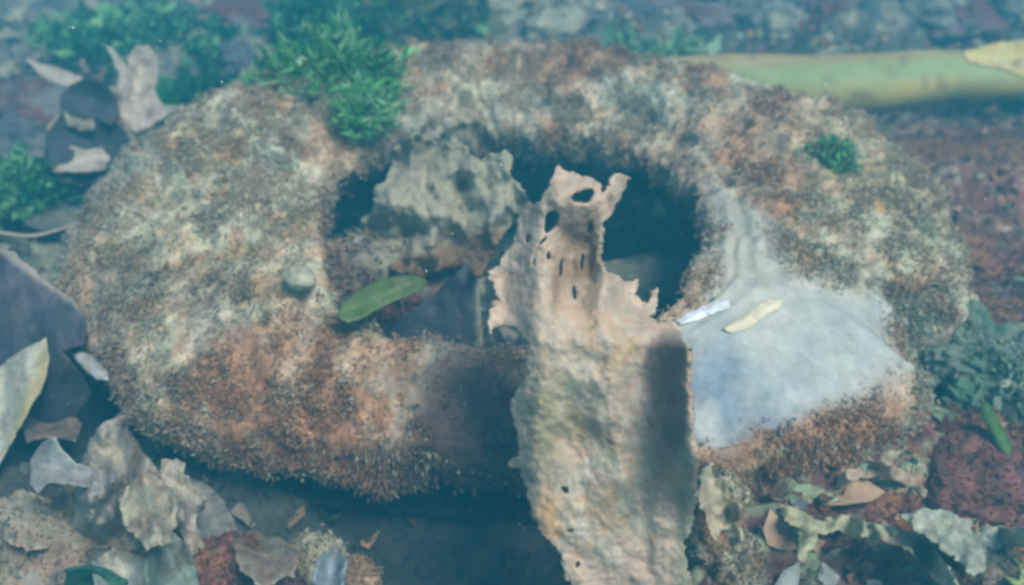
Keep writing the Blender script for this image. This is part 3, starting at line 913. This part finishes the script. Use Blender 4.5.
# ---- background rubble
bgst = [(620, 25, .05), (665, 30, .045), (700, 22, .05), (745, 12, .055), (780, 30, .05), (830, 25, .06), (875, 30, .055), (920, 18, .06), (965, 22, .055), (1010, 15, .06), (600, 48, .035),
        (640, 8, .05), (860, 5, .05), (20, 60, .05), (30, 110, .05), (60, 25, .06), (200, 45, .05), (240, 30, .06), (165, 70, .045), (100, 15, .06), (285, 45, .05), (15, 150, .045), (560, 30, .04), (320, 15, .06), (250, 62, .045), (20, 20, .06)]
for k_, (px, py, r) in enumerate(bgst):
    cc_ = at_z(px, py, .01)
    rr = r * RNG.uniform(.8, 1.2, 3) * np.array([1, .8, .62])
    pal = [([.10, .11, .12], SILT * .5), ([.16, .16, .14], SILT * .75), (MAROON, [.16, .15, .15])][k_ % 3]
    stone('stone', tuple(cc_), tuple(rr), pal[0], pal[1], DARK, ('dim blurred silty stone in the rubble beyond the olive stalk' if px > 500 else 'dim blurred stone among the green weed and leaves at upper left'), seed=120 + k_ * 2, n=40, rough=.5, group=('blurred stones beyond the olive stalk' if px > 500 else 'blurred stones among the weed at upper left'), rot=k_ * 50)

# ---- olive kelp stalk
def tube(name, pts, radii, flat, mat, colfn, label, cat, n=200, m=48, amp=.003):
    P = resample([tuple(p) + (r,) for p, r in zip(pts, radii)], n, closed=False)
    C3, R = P[:, :3], P[:, 3]
    T = np.gradient(C3, axis=0); T /= np.linalg.norm(T, axis=1)[:, None]
    A = np.cross(T, [0, 0, 1.]); A /= np.linalg.norm(A, axis=1)[:, None]
    B = np.cross(A, T)
    th = np.linspace(0, 2 * np.pi, m, endpoint=False)
    G_ = C3[:, None] + (A[:, None] * np.cos(th)[None, :, None] + B[:, None] * np.sin(th)[None, :, None] * flat) * R[:, None, None]
    G_ = G_ + (amp * fbm(G_, 12, 3, 77))[..., None] * B[:, None]
    C_ = colfn(G_, th)
    i = np.arange(n - 1)[:, None]; j = np.arange(m)[None, :]
    F = np.stack([i * m + j, (i + 1) * m + j, (i + 1) * m + (j + 1) % m, i * m + (j + 1) % m], -1).reshape(-1, 4)
    F = [tuple(f) for f in F] + [tuple(range(m))[::-1], tuple(range((n - 1) * m, n * m))]
    return tag(link_mesh(name, G_.reshape(-1, 3), F, mat, C_.reshape(-1, 3)), label, cat)


def kelpc(G_, th):
    n = fbm(G_ * np.array([.3, 1, 1]), 40, 3, 170); n2 = fbm(G_, 16, 3, 171)
    a = (th[None, :] * np.ones((len(G_), 1)))
    # the stalk's own long stripes: brown-olive shoulder, green flank, yellow belly
    dg = np.degrees((a + np.pi) % (2 * np.pi) - np.pi) + 30 * n
    c = mixc(np.broadcast_to([.44, .35, .09], G_.shape), [.25, .31, .12], ss(dg, -10, 40))
    c = mixc(c, [.35, .28, .11], ss(dg, 50, 90))
    c = mixc(c, [.16, .13, .07], ss(fbm(G_, 60, 4, 172), .2, .5) * .6)
    return mixc(c, SILT * .8, ss(n2 + .5 * n, .2, .55) * .5)


kp = [at_z(a, b, z) for a, b, z in ((600, 78, .03), (700, 80, .035), (780, 83, .035), (850, 84, .035), (930, 80, .04), (1000, 76, .045), (1120, 70, .05))]
tube('kelp_stalk', kp, [.022, .034, .038, .040, .038, .032, .03], .75, M_KELP, kelpc, 'thick smooth olive-yellow stalk lying behind the tyre at the upper right', 'seaweed')
leaf([(962, 52), (985, 45), (1010, 40), (1060, 38), (1060, 82), (1024, 78), (1005, 70), (985, 66), (968, 62)], .99, .08, 'bright yellow leaf end lying on the olive stalk at right', [.50, .40, .12], [.42, .36, .15], [.3, .24, .1], amp=.014, seed=261, thick=.0015, name='yellow_leaf', mat=M_KELP)
# ---- twig at left
tw = [at_z(a, b, z) for a, b, z in ((-60, 226, .05), (0, 233, .05), (30, 236, .045), (58, 230, .045), (78, 222, .05))]
tube('twig', tw, [.0016, .0016, .0015, .0012, .0008], 1, M_LEAF, lambda G_, th: np.broadcast_to(PB * .9, G_.shape).copy(), 'thin pale twig reaching from the left edge to the tyre', 'twig', 60, 8, 0)


# ---- leafy green tufts
def tuft(name, cpos, rad, n, cols, label, cat='algae', size=.012, seed=1, group=None, wide=.6):
    r = np.random.default_rng(seed)
    k = 4
    V = []; F = []; C = []
    cp = np.array(cpos); rad = np.array(rad)
    d = r.normal(size=(n, 3)); d /= np.linalg.norm(d, axis=1)[:, None]
    rr = r.random(n) ** .45
    clump = r.normal(size=(max(4, n // 45), 3)); clump /= np.linalg.norm(clump, axis=1)[:, None]
    pick = r.integers(0, len(clump), n)
    root = d * .35 + clump[pick] * rr[:, None] * .8
    root = root * rad
    root[:, 2] = np.abs(root[:, 2] + .0) - rad[2] * .2
    cols = np.array(cols)
    cl = cols[r.integers(0, len(cols), len(clump))]
    base = 0
    for i in range(n):
        a = root[i] + r.normal(size=3) * rad * .1
        dd = d[i] + np.array([0, 0, .7]); dd /= np.linalg.norm(dd)
        s = np.cross(dd, r.normal(size=3)); s /= np.linalg.norm(s)
        up_ = np.cross(s, dd)
        L = size * r.uniform(.5, 1.5); Wd = L * r.uniform(.5, 1.2) * wide
        cur = r.uniform(-.8, .8)
        c0 = cl[pick[i]] * r.uniform(.65, 1.35)
        for t in range(k):
            f = t / (k - 1)
            wv = Wd * (math.sin(math.pi * min(.95, .12 + f * .83))) * (1 + .35 * r.normal())
            mid = a + dd * L * f + up_ * cur * L * f * f + up_ * .1 * L * r.normal()
            V += [mid - s * wv * .5 + up_ * wv * .25 * r.normal(), mid + up_ * wv * .2, mid + s * wv * .5 + up_ * wv * .25 * r.normal()]
            C += [c0 * .95, c0, c0 * 1.05]
        for t in range(k - 1):
            q = base + t * 3
            F += [(q, q + 1, q + 4, q + 3), (q + 1, q + 2, q + 5, q + 4)]
        base += k * 3
    o = link_mesh(name, np.array(V), np.array(F), M_FROND, np.array(C))
    o.location = cpos
    return tag(o, label, cat, group)


g1, g2, g3 = [.18, .50, .17], [.28, .56, .25], [.44, .60, .38]
p = at_z(332, 96, .12); tuft('green_algae', tuple(p), (.056, .036, .062), 3000, [g1, g1, g2, g3, [.06, .24, .08]], 'bright green leafy algae clump growing on the upper left rim of the tyre', seed=1, size=.013, wide=.24)
p = at_z(362, 118, .125); tuft('green_algae', tuple(p), (.020, .022, .034), 1300, [g2, g3, g1], 'paler green frilly algae hanging over the hole edge', seed=2, size=.010, wide=.26)
p = at_z(196, 108, .03); tuft('green_algae', tuple(p), (.035, .02, .03), 300, [[.05, .22, .09]], 'broad green algae between the curled pale leaf and tyre', seed=3, size=.022)
p = at_z(10, 195, .02); tuft('green_algae', tuple(p), (.05, .05, .03), 1400, [[.05, .2, .08], g2], 'green algae clump at the left edge under the dark leaves', seed=4, size=.010)
p = at_z(828, 165, .115); tuft('green_algae', tuple(p), (.020, .018, .022), 1300, [g1, g3, [.08, .2, .12]], 'small green algae tuft on the right rim of the tyre', seed=5, size=.007, wide=.3)
p = at_z(865, 150, .10); tuft('green_algae', tuple(p), (.022, .018, .014), 900, [g3, SILT], 'pale green-grey tuft right of the small green tuft', seed=6, size=.005)
p = at_z(655, 60, .03); tuft('green_algae', tuple(p), (.06, .03, .04), 500, [g3, [.14, .26, .15], g2], 'hazy pale green algae behind the top of the tyre', seed=7, size=.014)
p = at_z(390, 30, .02); tuft('green_algae', tuple(p), (.10, .06, .05), 1600, [g1, [.12, .22, .10], [.2, .2, .1]], 'hazy green weed bed behind the tyre at upper centre', seed=8, size=.016)
p = at_z(405, 12, .04); tuft('yellow_weed', tuple(p), (.025, .02, .05), 90, [[.45, .36, .12]], 'yellowish weed blades at the top edge of the view', 'weed', seed=9, size=.04)
p = at_z(455, 22, .03); tuft('green_algae', tuple(p), (.05, .03, .05), 300, [[.2, .2, .1], g2], 'brownish green weed tuft next to the pale sand gap', seed=14, size=.03)
p = at_z(130, 45, .02); tuft('green_algae', tuple(p), (.12, .08, .04), 1500, [[.04, .16, .08], g2], 'dim green weed behind the curled leaves', seed=10, size=.016)
p = at_z(320, 35, .03); tuft('green_algae', tuple(p), (.05, .04, .06), 1500, [g1, [.04, .16, .07]], 'tall dark green weed behind the bright green clump', seed=15, size=.016)
pg = [.40, .50, .40]
p = at_z(972, 362, .03); tuft('sea_lettuce', tuple(p), (.036, .022, .032), 700, [pg, [.5, .58, .5], [.28, .42, .28]], 'pale green frilly clump beside the notch in the tyre', seed=11, size=.0055, wide=.9)
p = at_z(1015, 385, .03); tuft('sea_lettuce', tuple(p), (.03, .02, .027), 600, [pg, [.25, .40, .25]], 'darker green frilly clump at the right edge', seed=12, size=.0055, wide=.9)
for (a_, b_, z_, rr_, lab_) in ((965, 352, .035, (.030, .02, .024), 'lumpy pale green frilled algae head beside the notch in the tyre'), (1008, 372, .03, (.032, .022, .026), 'lumpy pale green frilled algae head at the right edge'),
                             (975, 398, .02, (.018, .014, .014), 'small pale green algae lobe above the narrow green blade')):
    stone('lettuce_head', tuple(at_z(a_, b_, z_)), rr_, np.array(pg) * .75, [.16, .30, .19], [.05, .10, .07], lab_, 'algae', seed=a_, n=80, rough=.85, mat=M_FROND)
p = at_z(955, 345, .02); tuft('sea_lettuce', tuple(p), (.02, .016, .02), 150, [[.14, .24, .18], [.1, .2, .14]], 'dark green frilly clump in the notch of the tyre', seed=16, size=.012, wide=1.3)
leaf([(978, 408), (988, 402), (1000, 420), (1012, 445), (1010, 462), (1000, 452), (988, 430)], .50, .03, 'narrow bright green blade under the frilly clump at right', [.10, .24, .06], [.16, .30, .08], [.05, .12, .04], seed=265, amp=.006, name='green_leaf', mat=M_FROND)
# ribbons at the lower right
leaf([(778, 508), (795, 505), (805, 515), (820, 521), (845, 514), (868, 522), (895, 528), (920, 535), (935, 550), (950, 570), (960, 590), (945, 592), (930, 572), (912, 552), (885, 542), (862, 536), (840, 530), (818, 534), (812, 550), (808, 566), (798, 560), (798, 545), (800, 530), (788, 522)],
     .418, .08, 'pale green twisted algae ribbon over the red stones at lower right', [.38, .38, .22], [.46, .42, .30], [.20, .15, .08], seed=269, amp=.035, fr=26, rag=4, k=.8, name='algae_ribbon', cat='algae')
leaf([(900, 515), (925, 506), (950, 510), (975, 520), (1000, 528), (1060, 520), (1060, 545), (1010, 548), (985, 548), (990, 570), (975, 575), (960, 560), (940, 545), (918, 530)],
     .424, .08, 'pale whitish-green algae ribbon in the bottom right corner', [.34, .36, .28], [.28, .32, .24], [.16, .18, .12], seed=273, amp=.035, fr=26, rag=4, k=.8, name='algae_ribbon', cat='algae')
leaf([(736, 560), (748, 555), (756, 566), (766, 580), (768, 600), (742, 600), (738, 578)], .425, .04, 'short pale green algae blade at the bottom edge', [.22, .32, .20], [.28, .34, .24], [.1, .14, .09], seed=277, rag=2, name='algae_ribbon', cat='algae')

leaf([(700, 470), (712, 462), (716, 480), (728, 478), (726, 500), (740, 505), (734, 520), (742, 540), (730, 545), (722, 530), (714, 540), (708, 520), (700, 505)], .435, .05,
     'tattered pale tan algae strip beside the lower right edge of the torn plate', [.44, .40, .26], [.36, .26, .16], [.14, .11, .07], seed=281, amp=.03, fr=26, rag=4, name='algae_ribbon', cat='algae', k=.8)
leaf([(846, 470), (868, 462), (890, 466), (912, 476), (930, 492), (924, 498), (905, 486), (886, 478), (866, 476), (850, 480)], .475, .08,
     'thin pale tan algae strand on the maroon stones below the tyre at right', [.44, .36, .24], [.34, .24, .16], [.16, .1, .07], seed=285, amp=.03, fr=26, rag=4, name='algae_ribbon', cat='algae', k=.8)
leaf([(955, 548), (972, 540), (992, 546), (1014, 560), (1030, 575), (1020, 588), (1000, 572), (982, 560), (964, 560)], .415, .08,
     'curled yellow-green algae strand in the bottom right corner', [.30, .36, .14], [.44, .44, .28], [.14, .14, .07], seed=289, amp=.03, fr=26, rag=4, name='algae_ribbon', cat='algae', k=.8)
# bright glints on the bare patch, built as pale strips
scrap([(676, 322), (690, 314), (712, 304), (728, 303), (730, 309), (712, 316), (694, 324), (680, 328)], 'bluish-white strip standing in for a glint on the bare patch next to the hole', [.75, .8, .85], .112)
scrap([(722, 331), (735, 322), (752, 311), (770, 300), (784, 300), (780, 309), (762, 320), (745, 331), (728, 335)], 'cream strip standing in for a glint on the bare patch right of the bluish-white one', [.72, .66, .45], .128)

# ---- specks drifting in the water
n = 420
sp = np.stack([RNG.uniform(-.5, .55, n), RNG.uniform(.42, 1.3, n), np.zeros(n)], -1)
sp[:, 2] = RNG.uniform(.02, .30, n)
r_ = RNG.uniform(.0003, .0007, n) * (1 + .4 * (sp[:, 1] > .8))
tet = np.array([[1, 0, 0], [-1, 0, 0], [0, 1, 0], [0, -1, 0], [0, 0, 1], [0, 0, -1]], float)
V = (sp[:, None] + tet[None] * r_[:, None, None] * RNG.uniform(.5, 1.5, (n, 1, 3))).reshape(-1, 3)
ft = np.array([[0, 2, 4], [2, 1, 4], [1, 3, 4], [3, 0, 4], [2, 0, 5], [1, 2, 5], [3, 1, 5], [0, 3, 5]])
F = (np.arange(n)[:, None, None] * 6 + ft[None]).reshape(-1, 3)
o = link_mesh('silt_specks', V, F, M_LEAF, np.broadcast_to([.6, .62, .6], V.shape), None, False)
tag(o, 'tiny pale specks of silt drifting in the water', 'silt', kind='stuff')

# ---- crumbs of leaf and shell lying on the bed
def litter(name, n, xr, yr, size, cols, label, seed, wf=None):
    r = np.random.default_rng(seed)
    x = r.uniform(*xr, n); y = r.uniform(*yr, n)
    P = np.stack([x, y, x * 0], -1)
    if wf is not None:
        k = r.random(n) < wf(P); P = P[k]; n = len(P)
    P[:, 2] = seabed_h(P) + .001
    m = 7
    th = np.linspace(0, 2 * np.pi, m, endpoint=False)[None] + r.uniform(0, 6, (n, 1))
    rad = r.uniform(.45, 1.2, (n, m)) * (size * r.uniform(.3, 1.3, n) ** 1.5)[:, None]
    ex = r.uniform(.35, 1, (n, 1))
    loc = np.stack([rad * np.cos(th), rad * np.sin(th) * ex, rad * 0], -1)
    cur = r.uniform(-.5, 1.2, (n, 1)) / size
    loc[..., 2] = cur * .5 * loc[..., 0] ** 2 + r.normal(size=(n, m)) * size * .12
    A = r.normal(size=(n, 3)) * .55 + np.array([0, 0, 1]); A /= np.linalg.norm(A, axis=1)[:, None]
    B = np.cross(A, r.normal(size=(n, 3))); B /= np.linalg.norm(B, axis=1)[:, None]
    Cc = np.cross(A, B)
    W3 = P[:, None] + loc[..., :1] * B[:, None] + loc[..., 1:2] * Cc[:, None] + loc[..., 2:] * A[:, None] + np.array([0, 0, size * .25])
    ctr = P[:, None] + np.array([0, 0, size * .25])
    V = np.concatenate([ctr, W3], 1)
    i_ = np.arange(n)[:, None, None] * (m + 1)
    f = np.array([[0, 1 + k, 1 + (k + 1) % m] for k in range(m)])[None]
    F = (i_ + f).reshape(-1, 3)
    cols = np.array(cols)
    c = cols[r.integers(0, len(cols), n)] * r.uniform(.6, 1.25, (n, 1))
    C = np.repeat(c, m + 1, 0) * r.uniform(.85, 1.15, (n * (m + 1), 1))
    o = link_mesh(name, V.reshape(-1, 3), F, M_LEAF, C)
    return tag(o, label, 'litter', kind='stuff')


litter('leaf_litter', 2600, (-.62, .2), (.38, 1.5), .011, [SILT, TAN, PB * .7, RUST * .6, [.08, .09, .1], [.2, .22, .2]], 'small broken leaf crumbs scattered on the seabed', 400, lambda P: 1 - np.clip(1.6 * blob(P, 400, 540, 200, 50, 0), 0, 1))
litter('shell_crumbs', 3200, (.08, .75), (.38, 1.5), .006, [PALEG * .8, TAN, RUST, MAROON, MAROON * 1.3, RUST * .7], 'rusty and pale green crumbs scattered on the red seabed', 401)

# ------------------------------------------------------------------ the water's haze
hm = bpy.data.materials.new('sea_haze')
hm.use_nodes = True
t = hm.node_tree
for nd in list(t.nodes): t.nodes.remove(nd)
ou = t.nodes.new('ShaderNodeOutputMaterial')
pv = t.nodes.new('ShaderNodeVolumePrincipled')
pv.inputs['Color'].default_value = (.07, .595, .83, 1)
pv.inputs['Density'].default_value = .32
pv.inputs['Anisotropy'].default_value = .1
t.links.new(pv.outputs[0], ou.inputs['Volume'])
x0, x1, y0, y1, z0, z1 = -14, 14, -14, 14, -1.2, .60
V = np.array([[x0, y0, z0], [x1, y0, z0], [x1, y1, z0], [x0, y1, z0], [x0, y0, z1], [x1, y0, z1], [x1, y1, z1], [x0, y1, z1]], float)
F = np.array([[0, 3, 2, 1], [4, 5, 6, 7], [0, 1, 5, 4], [1, 2, 6, 5], [2, 3, 7, 6], [3, 0, 4, 7]])
hz = link_mesh('haze', V, F, hm, None, None, False)
tag(hz, kind='stuff')
